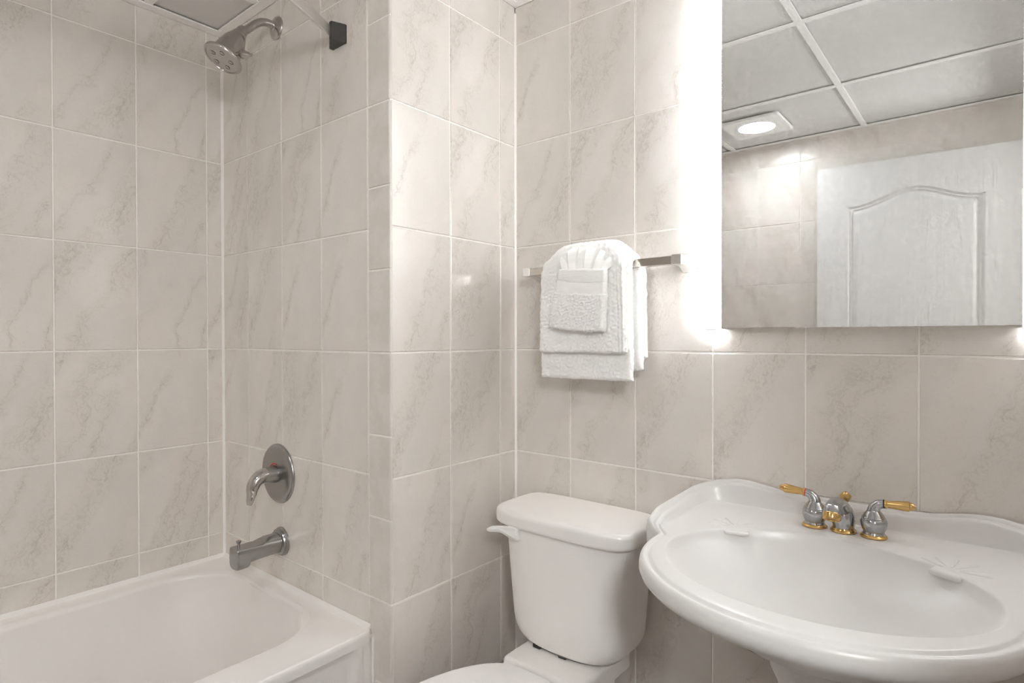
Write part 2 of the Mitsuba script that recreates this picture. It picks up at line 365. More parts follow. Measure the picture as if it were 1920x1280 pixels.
# ------------------------------------------------------------------ lit mirror
mr = thing('wall_mirror', 'frameless wall mirror with glowing frosted side strips above the sink', 'mirror')
MX0, MX1, MZ0, MZ1, MY = 0.5845, 1.208, Z(0.0185), Z(0.832), -0.035
SW = 0.050
obj('backing', bx(MX0+0.004, MX1-0.004, MY+0.0050, -0.0006, MZ0+0.004, MZ1-0.004), 'mat_white_plastic', mr, smooth=False)
obj('glass', rbx(MX0+SW, MX1-SW, MY, MY+0.0045, MZ0, MZ1, 0.0006, 6), 'mat_mirror', mr, 'clear mirror glass', smooth=False)
def lit_faces(x0, x1, y0, y1, z0, z1, keep):
    """The outward faces of a box whose normals lie along the given axes."""
    m = bx(x0, x1, y0, y1, z0, z1); k = np.zeros(len(m.faces), bool)
    for d in keep: k |= (m.face_normals @ np.array(d)) > 0.9
    return trimesh.Trimesh(m.vertices, m.faces[k], process=False)
for a, b, sd in ((MX0, MX0+SW, -1), (MX1-SW, MX1, 1)):
    obj('light_strip', lit_faces(a, b, MY, -0.006, MZ0-0.0015, MZ1, ((0, -1, 0), (sd, 0, 0), (0, 0, -1))), 'mat_white_plastic', mr, 'glowing white frosted strip', smooth=False,
        emitter={'type': 'area', 'radiance': {'type': 'rgb', 'value': list(STRIP)}})

# ------------------------------------------------------------------ door (stands open against the far wall)
def build_door():
    dr_ = 'door_1'
    w, h, t = 0.76, 1.985, 0.035
    px0, px1, zt, zb = 0.128, w-0.128, 1.79, 0.98
    def arch(x0, x1, z0, z1, rise, n=28):
        xs = np.linspace(x0, x1, n); c = (x0+x1)/2; q = np.abs(xs-c)/((x1-x0)/2)
        zz = z1 + rise*(0.5+0.5*np.cos(np.pi*np.clip(q*1.08, 0, 1)))
        return Polygon([(x0, z0), (x1, z0)] + list(zip(xs[::-1], zz[::-1])))
    body = extrude(sbox(0, 0.008, w, h), t-0.011)
    front = sbox(0, 0.008, w, h).difference(arch(px0, px1, zb, zt, 0.062)).difference(sbox(px0, 0.2, px1, 0.85))
    stile = extrude(front, 0.011); stile.apply_translation([0, 0, t-0.011])
    def mould(poly):
        ms = []
        for off0, off1, z0, z1 in ((0.0, 0.009, 0.011, 0.0045), (0.009, 0.014, 0.0045, 0.007), (0.014, 0.022, 0.007, 0.002), (0.022, 0.040, 0.002, 0.0095)):
            a, b = np.array(poly.buffer(-off0, join_style=2).exterior.coords)[:-1], np.array(poly.buffer(-off1, join_style=2).exterior.coords)[:-1]
            n = 240
            def res(c):
                ls = LineString(np.vstack([c, c[:1]])); return np.array([ls.interpolate(k/n, normalized=True).coords[0] for k in range(n)])
            def by(c):
                cc = np.array([(px0+px1)/2, poly.centroid.y]); ang = np.arange(n)/n*2*np.pi + 0.003; r = polar(c, cc, ang)
                return cc + r[:, None]*np.stack([np.cos(ang), np.sin(ang)], 1)
            A, B = by(a), by(b)
            ms.append(loft([np.c_[A, np.full(n, t-0.011+z0)], np.c_[B, np.full(n, t-0.011+z1)]]))
        c = np.array(poly.buffer(-0.040, join_style=2).exterior.coords)[:-1]
        f = extrude(Polygon(c), 0.0095); f.apply_translation([0, 0, t-0.011]); ms.append(f)
        return cat(*ms)
    p1 = mould(arch(px0, px1, zb, zt, 0.062)); p2 = mould(sbox(px0, 0.2, px1, 0.85))
    a = math.radians(3.6)               # hinge at the right wall, the free edge stands off the far wall
    ux = np.array([math.cos(a), -math.sin(a), 0]); n = np.array([math.sin(a), math.cos(a), 0])
    o = np.array([0.452, -1.815, 0.012]) - n*t
    M = basis(o + ux*w, -ux, [0, 0, 1.0], n)
    out = []
    for m in (cat(body, stile), p1, p2):
        m = m.copy(); m.apply_transform(M)
        out.append(m)
    key = obj(dr_, out[0], 'mat_door', smooth=20); labels[key] = {'kind': 'structure', 'label': 'white wood-grain door standing open, reflected in the mirror'}
    obj('arched_panel', out[1], 'mat_door', dr_, 'raised panel with an arched top', smooth=25)
    obj('lower_panel', out[2], 'mat_door', dr_, smooth=25)
    for z in (0.25, 1.0, 1.75):
        obj('hinge', lathe([(0.006, 0), (0.006, 0.09)], o + ux*(w+0.004) + np.array([0, 0, z]), [0, 0, 1], 12), 'mat_worn_chrome', dr_)
build_door()

# ------------------------------------------------------------------ bathtub
def build_tub():
    tub = thing('bathtub', 'white bathtub with rounded corners set between three tiled walls', 'bathtub')
    TX0, TX1, TY0, TY1, TZ = XL+0.0005, -0.071, YT+0.0005, -D-0.0005, Z(-0.724)
    n = 220; ang = (np.arange(n)+0.5)/n*2*np.pi
    outer = rrect(TX0, TX1, TY0, TY1, 0.004, n)
    c = np.array([(TX0+TX1)/2-0.01, (TY0+TY1)/2])
    # even spread along the outline instead of even angle
    ls = LineString(np.vstack([outer, outer[:1]])); pts = np.array([ls.interpolate(k/n, normalized=True).coords[0] for k in range(n)])
    ang = np.sort(np.arctan2(pts[:, 1]-c[1], pts[:, 0]-c[0])) 
    ca, sa = np.cos(ang), np.sin(ang)
    def ring(x0, x1, y0, y1, r, z, bow=0.0):
        rr = polar(rrect(x0, x1, y0, y1, r, n), c, ang)
        xy = c + rr[:, None]*np.stack([ca, sa], 1)
        return np.c_[xy, np.full(n, z)]
    I = (-0.797, -0.190, YT+0.07, -0.524)
    rings = [ring(TX0, TX1, TY0, TY1, 0.004, TZ-0.03), ring(TX0, TX1, TY0, TY1, 0.004, TZ-0.012), ring(TX0+0.0015, TX1-0.0015, TY0+0.0015, TY1-0.0015, 0.004, TZ-0.004),
             ring(TX0+0.006, TX1-0.006, TY0+0.004, TY1-0.004, 0.006, TZ)]
    rings.append(ring(I[0]-0.014, I[1]+0.016, I[2]-0.014, I[3]+0.013, 0.165, TZ+0.0))
    for k in range(1, 6):                 # rounded lip
        a = k/5*math.pi/2
        s = 0.016*math.sin(a); d = 0.016*(1-math.cos(a))
        rings.append(ring(I[0]-0.014+s, I[1]+0.016-s, I[2]-0.014+s, I[3]+0.013-s, 0.160, TZ-d))
    depth = 0.36
    for t in np.linspace(0.08, 0.86, 10):
        sl = 0.072*t + 0.012*t*t; se = 0.060*t
        rings.append(ring(I[0]+sl*0.9, I[1]-sl, I[2]+sl*2.0, I[3]-se, 0.155-0.02*t, TZ-0.016-t*depth))
    for k in range(1, 6):
        a = k/5*math.pi/2; s = 0.072*0.95+0.012+0.075*(1-math.cos(a)); z = TZ-0.016-0.86*depth-0.052*math.sin(a)
        rings.append(ring(I[0]+s, I[1]-s, I[2]+s*1.9, I[3]-s*0.93, 0.125, z))
    obj('basin', loft(rings, False, True), 'mat_tub', tub, smooth=True)
    # apron: panel under the rim with a turned-in edge and a post at the wall end
    ap = []
    prof = [(TX1, TZ-0.012), (TX1, TZ-0.026), (TX1-0.004, TZ-0.033), (TX1-0.010, TZ-0.040), (TX1-0.013, TZ-0.052), (TX1-0.0135, 0.10), (TX1-0.008, 0.07), (TX1-0.006, 0.0)]
    ys = [TY0+0.06, TY1-0.070, TY1-0.060, TY1-0.052, TY1-0.046, TY1-0.042]
    rows = []
    for i, y in enumerate(ys):
        k = smooth01(max(0.0, (y-ys[1])/(ys[-1]-ys[1]))) if i else 0
        rows.append(np.array([[x + k*(TX1-0.001-x)*(0.55 if zz > TZ-0.02 else 1.0), y, zz] for x, zz in prof]))
    for y, dx in ((TY1-0.034, 0.0), (TY1-0.030, -0.001), (TY1-0.026, -0.003), (TY1-0.022, -0.0045), (TY1-0.012, -0.005), (TY1-0.006, -0.005), (TY1-0.002, -0.005), (TY1, -0.005)):
        rows.append(np.array([[TX1-0.001+dx*(0 if zz > TZ-0.02 else 1), y, zz] for x, zz in prof]))
    v = np.vstack(rows); f = grid_faces(len(rows), len(prof), False)
    m = trimesh.Trimesh(v, f, process=False)
    if (m.face_normals[:, 0]*m.area_faces).sum() < 0: m.invert()
    obj('apron', m, 'mat_tub', tub, smooth=35)
    bead = []
    for a, b in (((XL+0.001, YT+0.01), (XL+0.001, -D-0.001)), ((XL+0.001, -D-0.001), (TX1-0.008, -D-0.001))):
        d = np.array(b)-a; L = np.linalg.norm(d); d /= L; nn = np.array([d[1], -d[0]])
        k = [(0, 0), (0.011, 0), (0.008, 0.003), (0.003, 0.008), (0, 0.011)]
        m = extrude(Polygon(k), L); m.apply_transform(basis([a[0], a[1], TZ-0.001], [nn[0], nn[1], 0], [0, 0, 1], [d[0], d[1], 0]))
        if np.linalg.det(basis([0, 0, 0], [nn[0], nn[1], 0], [0, 0, 1], [d[0], d[1], 0])[:3, :3]) < 0: m.invert()
        bead.append(m)
    bead.append(tube([[TX1+0.0015, -D-0.002, TZ-0.02], [TX1+0.0015, -D-0.002, 0.01]], 0.0035, 10))
    for m in bead:
        if m.volume < 0: m.invert()
    obj('caulk_bead', cat(*bead), 'mat_caulk', tub, 'white caulk line along the tiles', smooth=25)
def smooth01(t): t = min(max(t, 0), 1); return t*t*(3-2*t)
build_tub()

# ------------------------------------------------------------------ shower head, valve, spout, rod
WY = -D
def build_shower():
    s = thing('shower', 'chrome shower head on a bent arm above the tub', 'shower head')
    fx, fz = -0.514, Z(0.905)
    obj('flange', lathe([(0.0335, 0), (0.0335, 0.002), (0.031, 0.005), (0.024, 0.009), (0.013, 0.012), (0.012, 0.016)], [fx, WY, fz], [0, -1, 0], 40), 'mat_chrome', s, smooth=40)
    a = 1.0555; n = np.array([0, -math.cos(a), -math.sin(a)])            # spray direction
    C = np.array([fx, -0.635, Z(0.757)]); J = C - n*0.106
    pts = catmull([[fx, WY-0.004, fz+0.001], [fx, -0.500, Z(0.909)], [fx, -0.522, Z(0.904)], [fx, -0.541, Z(0.8905)], [fx, -0.556, Z(0.875)], J + n*0.002], 8)
    obj('arm', tube(pts, 0.0108, 24), 'mat_chrome', s, smooth=40)
    obj('ball_nut', lathe([(0.012, -0.016), (0.0145, -0.012), (0.0155, 0.0), (0.0165, 0.004), (0.019, 0.008), (0.019, 0.017), (0.015, 0.02)], J, n, 32), 'mat_chrome', s, smooth=40)
    obj('head', lathe([(0.014, 0.012), (0.021, 0.016), (0.026, 0.028), (0.0305, 0.042), (0.0335, 0.058), (0.0355, 0.074), (0.037, 0.087), (0.0395, 0.093), (0.048, 0.0965), (0.0515, 0.0995), (0.0515, 0.103), (0.0495, 0.1065), (0.045, 0.1075), (0.044, 0.105)], J, n, 56), 'mat_chrome', s, smooth=40)
    fp = obj('face_plate', lathe([(0.0445, 0.100), (0.0445, 0.1055), (0.041, 0.1065), (0.0, 0.1065)], J, n, 48), 'mat_chrome', s, 'round face with five dark nozzles', smooth=35)
    _, u, w = frame(n); F0 = J + n*0.1062
    dn = np.array([0, 0, -1.0]); dn = dn - n*(dn @ n); dn /= np.linalg.norm(dn)
    for k in range(5):
        t = 2*math.pi*k/5 + 0.5; c = F0 + 0.0255*(math.cos(t)*u + math.sin(t)*w)
        obj('nozzle', lathe([(0.0068, -0.001), (0.0068, 0.0008), (0.0060, 0.0014), (0.0056, -0.0005), (0.0, -0.0005)], c, n, 20), 'mat_dark', fp)
        obj('nozzle_plug', lathe([(0.0044, -0.001), (0.0044, 0.0012), (0.0035, 0.0018), (0.0, 0.0018)], c - dn*0.0019, n, 18), 'mat_chrome', fp)
    side = np.array([0.80, 0.42, 0.0]); side = side - n*(side @ n); side /= np.linalg.norm(side)
    K = J + n*0.082 + side*0.034
    kn = obj('spray_knob', lathe([(0.0055, 0), (0.0055, 0.014), (0.0095, 0.016), (0.0118, 0.022), (0.0105, 0.031), (0.0065, 0.041), (0.0035, 0.046), (0.0035, 0.051), (0.0, 0.0515)], K, side, 28), 'mat_chrome', s, smooth=40)
build_shower()
def build_valve():
    v = thing('shower_valve', 'dull chrome shower valve with round plate and curved lever above the tub spout', 'shower valve')
    c = np.array([-0.5135, WY, Z(-0.4015)])
    obj('plate', lathe([(0.087, 0), (0.087, 0.003), (0.0845, 0.007), (0.078, 0.0105), (0.060, 0.0125), (0.034, 0.0135), (0.0, 0.0135)], c, [0, -1, 0], 64), 'mat_worn_chrome', v, smooth=35)
    obj('hub', lathe([(0.026, 0.010), (0.025, 0.022), (0.0225, 0.030), (0.0215, 0.047), (0.019, 0.056), (0.012, 0.061), (0.0, 0.0625)], c, [0, -1, 0], 40), 'mat_worn_chrome', v, smooth=40)
    P = lambda x, y, z: c + np.array([x, -y, z])
    pts = catmull([P(0, 0.040, 0.004), P(0, 0.056, 0.0), P(-0.001, 0.072, -0.012), P(-0.002, 0.080, -0.030), P(-0.003, 0.082, -0.048), P(-0.004, 0.086, -0.064), P(-0.004, 0.089, -0.076)], 8)
    k = np.linspace(0, 1, len(pts)); ru = np.interp(k, [0, 0.2, 0.45, 0.7, 0.9, 1], [0.021, 0.022, 0.0205, 0.0155, 0.0125, 0.0095]); rw = np.interp(k, [0, 0.2, 0.45, 0.7, 0.9, 1], [0.020, 0.019, 0.0165, 0.0115, 0.0082, 0.0055])
    obj('lever', tube(pts, list(zip(ru, rw)), 28, ref=[1, 0, 0]), 'mat_chrome', v, 'curved lever pointing down', smooth=50)
    t = np.linspace(0.35, 2.5, 14)
    arc = np.array([P(0.0275*math.cos(a), 0.0142, 0.0275*math.sin(a)+0.003) for a in t])
    obj('temperature_mark', tube(arc[5:], 0.0016, 8), 'mat_red', v, 'small red mark')
build_valve()
def build_spout():
    s = thing('tub_spout', 'dull chrome tub spout with a pull-up diverter knob', 'tub spout')
    x0, z0 = -0.4978, Z(-0.5985)
    o = np.array([x0, WY, z0])
    obj('flange', lathe([(0.0415, 0), (0.0415, 0.004), (0.0385, 0.007), (0.0375, 0.0085), (0.0385, 0.011), (0.0365, 0.0145), (0.031, 0.016), (0.03, 0.017)], o, [0, -1, 0], 48), 'mat_worn_chrome', s, smooth=35)
    # body: rings along -y; a flat top cut that slopes down to the diverter, square nose with a turned-down lip
    n = 64; t = np.arange(n)/n*2*np.pi; rings = []
    def ring(y, w, zt, zb, p, flat):
        cz, hh = (zt+zb)/2, (zt-zb)/2
        cx = np.sign(np.cos(t))*np.abs(np.cos(t))**(2/p); sz = np.sign(np.sin(t))*np.abs(np.sin(t))**(2/p)
        q = np.c_[x0 + w*cx, np.full(n, WY-y), cz + hh*sz]
        q[:, 2] = np.minimum(q[:, 2], zt-flat)
        return q
    sec = [(0.012, 0.0285, 0.029, -0.029, 2.0, 0.0), (0.040, 0.0285, 0.0285, -0.0290, 2.1, 0.0), (0.052, 0.0285, 0.0282, -0.0292, 2.2, 0.002), (0.064, 0.028, 0.028, -0.0294, 2.3, 0.009), (0.074, 0.0278, 0.0275, -0.0297, 2.4, 0.0125),
           (0.092, 0.0275, 0.027, -0.0302, 2.6, 0.0125), (0.103, 0.0272, 0.0265, -0.0308, 2.8, 0.0122), (0.1055, 0.027, 0.0265, -0.0335, 2.9, 0.012), (0.108, 0.027, 0.026, -0.0405, 3.1, 0.0115), (0.112, 0.027, 0.026, -0.0425, 3.2, 0.011), (0.128, 0.0268, 0.0252, -0.0432, 3.4, 0.0095), (0.138, 0.0265, 0.0246, -0.0430, 3.6, 0.0085), (0.1425, 0.025, 0.0225, -0.0415, 3.6, 0.0075), (0.1445, 0.0215, 0.0175, -0.038, 3.4, 0.005)]
    for y, w, zt, zb, p, fl in sec: rings.append(ring(y, w, z0+zt, z0+zb, p, fl))
    m = loft(rings, True, True)
    if m.volume < 0: m.invert()
    obj('body', m, 'mat_worn_chrome', s, smooth=35)
    obj('diverter_knob', lathe([(0.0036, -0.004), (0.0036, 0.010), (0.0045, 0.0125), (0.0068, 0.0175), (0.0068, 0.0195), (0.0, 0.0195)], [x0, WY-0.129, z0+0.0155], [0, 0, 1], 24), 'mat_worn_chrome', s, smooth=35)
build_spout()
def build_rod():
    r = thing('shower_rod', 'curved flat white shower rod in a black wall bracket', 'shower rod')
    x0, x1, xm = -0.1875, -0.1715, -0.216
    hx = Polygon([(-0.231, WY+0.0005), (-0.1712, WY+0.0005), (-0.1712, WY-0.006), (-0.1822, WY-0.037), (-0.1915, WY-0.038), (-0.231, WY-0.012)])
    m = extrude(hx.buffer(-0.002).buffer(0.002), 0.0465); m.apply_translation([0, 0, Z(0.7535)])
    obj('wall_bracket', m, 'mat_black_plastic', r, 'black plastic wall bracket', smooth=30)
    xs = -0.2145; L = (-D) - YT; yc = (-D+YT)/2; sag = 0.195; R = (L*L/4+sag*sag)/(2*sag)
    t0 = math.asin(L/2/R); t = np.linspace(t0*0.985, -t0*0.985, 90)
    cx = xs - (R-sag)
    P = np.stack([cx + R*np.cos(t), yc + R*np.sin(t)], 1)
    th, hh = 0.0045, 0.0145; rings = []
    for i in range(len(P)):
        nrm = np.array([math.cos(t[i]), math.sin(t[i])])
        for_ = [(th, -hh+0.002), (th, hh-0.002), (th*0.6, hh), (-th*0.6, hh), (-th, hh-0.002), (-th, -hh+0.002), (-th*0.6, -hh), (th*0.6, -hh)]
        rings.append(np.array([[P[i, 0]+nrm[0]*a, P[i, 1]+nrm[1]*a, Z(0.7775)+b] for a, b in for_]))
    m = loft(rings, True, True)
    if m.volume < 0: m.invert()
    obj('rail', m, 'mat_rod', r, smooth=30)
    m2 = extrude(Polygon([(-0.231, YT), (-0.1712, YT), (-0.19, YT+0.037), (-0.231, YT+0.012)]), 0.0465); m2.apply_translation([0, 0, Z(0.7535)])
    obj('wall_bracket', m2, 'mat_black_plastic', r, smooth=30)
build_rod()

# ------------------------------------------------------------------ towel bar and towels
def build_bar():
    b = thing('towel_bar', 'square chrome towel bar on two flared posts beside the mirror', 'towel bar')
    y0, y1, z0, z1 = -0.090, -0.071, Z(0.1675), Z(0.187)
    obj('bar', rbx(0.0975, 0.5385, y0, y1, z0, z1, 0.0012, 8), 'mat_satin_bar', b, smooth=30)
    for x, dx in ((0.0995, 0.0235), (0.5385, 0.0235)):
        rings = []
        for y, a, h in ((-0.0905, 0.0118, 0.0112), (-0.0700, 0.0118, 0.0112), (-0.050, 0.0125, 0.0125), (-0.032, 0.0145, 0.0158), (-0.018, 0.018, 0.0195), (-0.006, 0.0218, 0.0228), (-0.0004, 0.0218, 0.0228)):
            c = (x+dx/2 if False else x+0.0115, Z(0.1785))
            rings.append(np.array([[c[0]+sx*(a-k1), y, c[1]+sz*(h-k2)] for sx, sz, k1, k2 in ((-1, -1, 0, .0015), (-1, 1, 0, .0015), (-1, 1, .0015, 0), (1, 1, .0015, 0), (1, 1, 0, .0015), (1, -1, 0, .0015), (1, -1, .0015, 0), (-1, -1, .0015, 0))]))
        m = loft(rings, True, True)
        if m.volume < 0: m.invert()
        obj('post', m, 'mat_bright_chrome', b, smooth=25)
build_bar()
BARY, BARZ = -0.0805, Z(0.177)
def upath(gap, t, zf, zb, arch=0.0):
    """Inverted U of the middle line of a layer hung over the bar."""
    r = 0.0095+gap+t/2; pts = []
    top = BARZ+0.0097+gap+t/2
    zc = top - r*0.95
    for z in np.linspace(zf, zc, 120): pts.append((BARY-r, z))
    for a in np.linspace(0, math.pi, 40)[1:-1]: pts.append((BARY-r*math.cos(a), zc + (top-zc+arch)*math.sin(a)))
    for z in np.linspace(zc, zb, 50): pts.append((BARY+r, z))
    return np.array(pts)
def slab(path, x0, x1, t, seed, rough=0.0012, lobes=None, droop=0.0, flare=0.0, nx=130, thick=None, edge=1.0, hang=None):
    """Swept folded cloth: rounded section of thickness t along a path in y-z; terry roughness by displacement."""
    p = path; d = np.gradient(p, axis=0); d /= np.linalg.norm(d, axis=1, keepdims=True); nr = np.c_[-d[:, 1], d[:, 0]]
    h = t/2; k = 10
    xs = np.linspace(x0+h, x1-h, nx); sec = [(x, 1.0) for x in xs]
    e1 = [(x1-h+h*math.sin(a), math.cos(a)) for a in np.linspace(0, math.pi, k)[1:-1]]
    e0 = [(x0+h-h*math.sin(a), -math.cos(a)) for a in np.linspace(0, math.pi, k)[1:-1]]
    sec = sec + e1 + [(x, -1.0) for x in xs[::-1]] + e0
    sx = np.array([a for a, _ in sec]); so = np.array([b for _, b in sec]); rings = []
    cx = (x0+x1)/2; hw = (x1-x0)/2; N = len(p)
    caps = [0.35, 0.75, 0.95] 
    ks = np.ones(N); ks[:3] = [0.45, 0.8, 0.95]; ks[-3:] = [0.95, 0.8, 0.45]
    for i in range(N):
        tt = h*ks[i]*(thick[i] if thick is not None else 1.0)
        q = np.c_[sx, np.full(len(sx), p[i, 0]), np.full(len(sx), p[i, 1])]
        q[:, 1] += nr[i, 0]*so*tt; q[:, 2] += nr[i, 1]*so*tt
        s = np.abs(sx-cx)/hw
        above = max(0.0, (p[i, 1]-(BARZ-0.035))/0.09)
        q[:, 2] -= droop*above*np.clip((s-0.45)/0.55, 0, 1)**2.2
        if flare: q[:, 0] = cx + (q[:, 0]-cx)*(1+flare*np.clip((BARZ-p[i, 1])/0.28, -0.2, 1))
        if hang is not None: q[:, 2] += hang(sx, p[i])
        rings.append(q)
    m = loft(rings, True, True)
    if m.volume < 0: m.invert()
    v = np.array(m.vertices); nn = np.array(m.vertex_normals)
    dsp = (meshkit.fbm(v*28, 2, seed)-0.5)*0.006 + (meshkit.noise(v*210, seed+5)-0.5)*2*rough
    if lobes is not None: dsp = dsp + lobes(v)
    m.vertices = v + nn*dsp[:, None]
    return m
def fold_lines(x1, ys, depth, w):
    def f(v):
        k = np.clip((v[:, 0]-(x1-0.018))/0.014, 0, 1)
        g = np.zeros(len(v))
        for y in ys: g -= depth*np.exp(-((v[:, 1]-y)/w)**2)
        return g*k
    return f
def build_towels():
    pb = upath(0.0045, 0.025, Z(-0.108), Z(-0.085))
    def ribs(v):
        z = v[:, 2]-Z(0); k = ((z > -0.103) & (z < -0.062))
        return k*0.0007*np.sin(z*2*np.pi/0.0052) + fold_lines(0.448, (-0.099, -0.110), 0.004, 0.0022)(v)
    obj('bath_towel', slab(pb, 0.182, 0.446, 0.025, 3, 0.0014, ribs, droop=0.018, flare=0.03), 'mat_terry', smooth=True)
    labels['bath_towel'] = {'label': 'thick white bath towel, the longest and innermost on the towel bar', 'category': 'towel', 'group': 'white towels on the towel bar'}
    def hand_folds(v):
        g = np.zeros(len(v)); f = np.clip((-0.118-v[:, 1])/0.008, 0, 1)*np.clip((BARZ+0.03-v[:, 2])/0.05, 0, 1)
        for x, d in ((0.4405, 0.0035), (0.4310, 0.0028), (0.4215, 0.0012)):
            xx = x + 0.05*np.clip((BARZ-v[:, 2])/0.28, 0, 1)*0.12
            g -= d*np.exp(-((v[:, 0]-xx)/0.0022)**2)
        return g*f
    ph = upath(0.0325, 0.019, Z(-0.040), Z(-0.055), 0.004)
    obj('hand_towel', slab(ph, 0.196, 0.442, 0.019, 11, 0.0018, hand_folds, droop=0.052, flare=0.06), 'mat_terry', smooth=True)
    labels['hand_towel'] = {'label': 'shorter white hand towel folded over the bath towel, with the washcloth on it', 'category': 'towel', 'group': 'white towels on the towel bar'}
    w = thing('washcloth', 'small white washcloth folded into a pocket with a pleated fan on top', 'washcloth')
    y0 = BARY-0.0095-0.0325-0.019-0.0030
    def shear(v):
        z = v[:, 2]-Z(0); return v
    def pocket(z0, z1, xa0, xa1, xb0, xb1, t, seed, rough, yoff, n=36, lob=None):
        path = np.array([(y0-t/2-yoff, z) for z in np.linspace(z0, z1, n)])
        m = slab(path, 0, 1, t, seed, 0.0, None, nx=70) if False else None
        k = 10; h = t/2; sec = [(x, 1.0) for x in np.linspace(0.04, 0.96, 70)] + [(0.96+0.04*math.sin(a), math.cos(a)) for a in np.linspace(0, math.pi, k)[1:-1]] + [(x, -1.0) for x in np.linspace(0.96, 0.04, 70)] + [(0.04-0.04*math.sin(a), -math.cos(a)) for a in np.linspace(0, math.pi, k)[1:-1]]
        rings = []
        for i, (yy, z) in enumerate(path):
            f = i/(n-1); a, b = xb0+(xa0-xb0)*f, xb1+(xa1-xb1)*f
            e = min(i, n-1-i); kk = [0.35, 0.72, 0.92][e] if e < 3 else 1.0
            bulge = 1+0.25*math.sin(math.pi*f)
            rings.append(np.array([[a+(b-a)*s, yy - o*h*kk*bulge - 0.004*math.sin(math.pi*s), z - 0.012*(s-0.4)*(1-0.2*f) - 0.004*math.sin(math.pi*s)*(1-f)] for s, o in sec]))
        m = loft(rings, True, True)
        if m.volume < 0: m.invert()
        v = np.array(m.vertices); nn = np.array(m.vertex_normals)
        dsp = (meshkit.fbm(v*40, 2, seed)-0.5)*0.004 + (meshkit.noise(v*300, seed+5)-0.5)*2*rough
        if lob is not None: dsp = dsp + lob(v)
        m.vertices = v + nn*dsp[:, None]
        return m
    obj('terry_body', pocket(Z(0.018), Z(0.109), 0.2555, 0.4035, 0.2375, 0.3985, 0.020, 21, 0.0021, 0.0, 48), 'mat_terry', w, smooth=True)
    obj('woven_band', pocket(Z(0.096), Z(0.141), 0.2625, 0.4035, 0.2570, 0.4030, 0.015, 31, 0.0002, 0.0015), 'mat_weave', w, 'smooth woven band', smooth=True)
    def hem(v): return 0.0006*np.sin((v[:, 2]-Z(0))*2*np.pi/0.0042)
    obj('hem', pocket(Z(0.134), Z(0.1665), 0.2685, 0.4045, 0.2640, 0.4040, 0.016, 41, 0.0003, 0.002, 24, hem), 'mat_weave', w, 'ribbed hem of the pocket', smooth=True)
    # fan: pleated sheet, spreading upwards
    nu, nv = 240, 40; V = []
    for j in range(nv):
        f = j/(nv-1)
        for i in range(nu):
            s = i/(nu-1); pl = math.asin(math.sin(s*math.pi*11.5))/(math.pi/2)
            amp = 0.003 + 0.0075*f
            base = 0.2755 + 0.122*s; spread = (s-0.46)
            x = base + spread*0.052*f**1.3 + 0.0035*math.sin(s*17+1)*f
            ht = (0.058 + 0.010*math.cos((s-0.45)*4.2))*(1-0.78*max(0, abs(s-0.48)-0.22)**1.0*1.55)
            z = Z(0.155) - 0.010*(s-0.4) + f*ht
            y = y0-0.007-amp*(pl+1) + 0.026*f**2 + 0.003*math.sin(s*9)*f
            V.append([x, y, z])
    V = np.array(V); ff = grid_faces(nv, nu, False)
    m = trimesh.Trimesh(V, ff, process=False)
    n_ = np.array(m.vertex_normals); m2 = trimesh.Trimesh(V - n_*0.0022, np.array(ff)[:, ::-1], process=False)
    obj('pleated_fan', cat(m, m2), 'mat_weave', w, 'fan of narrow pleats', smooth=40)
build_towels()

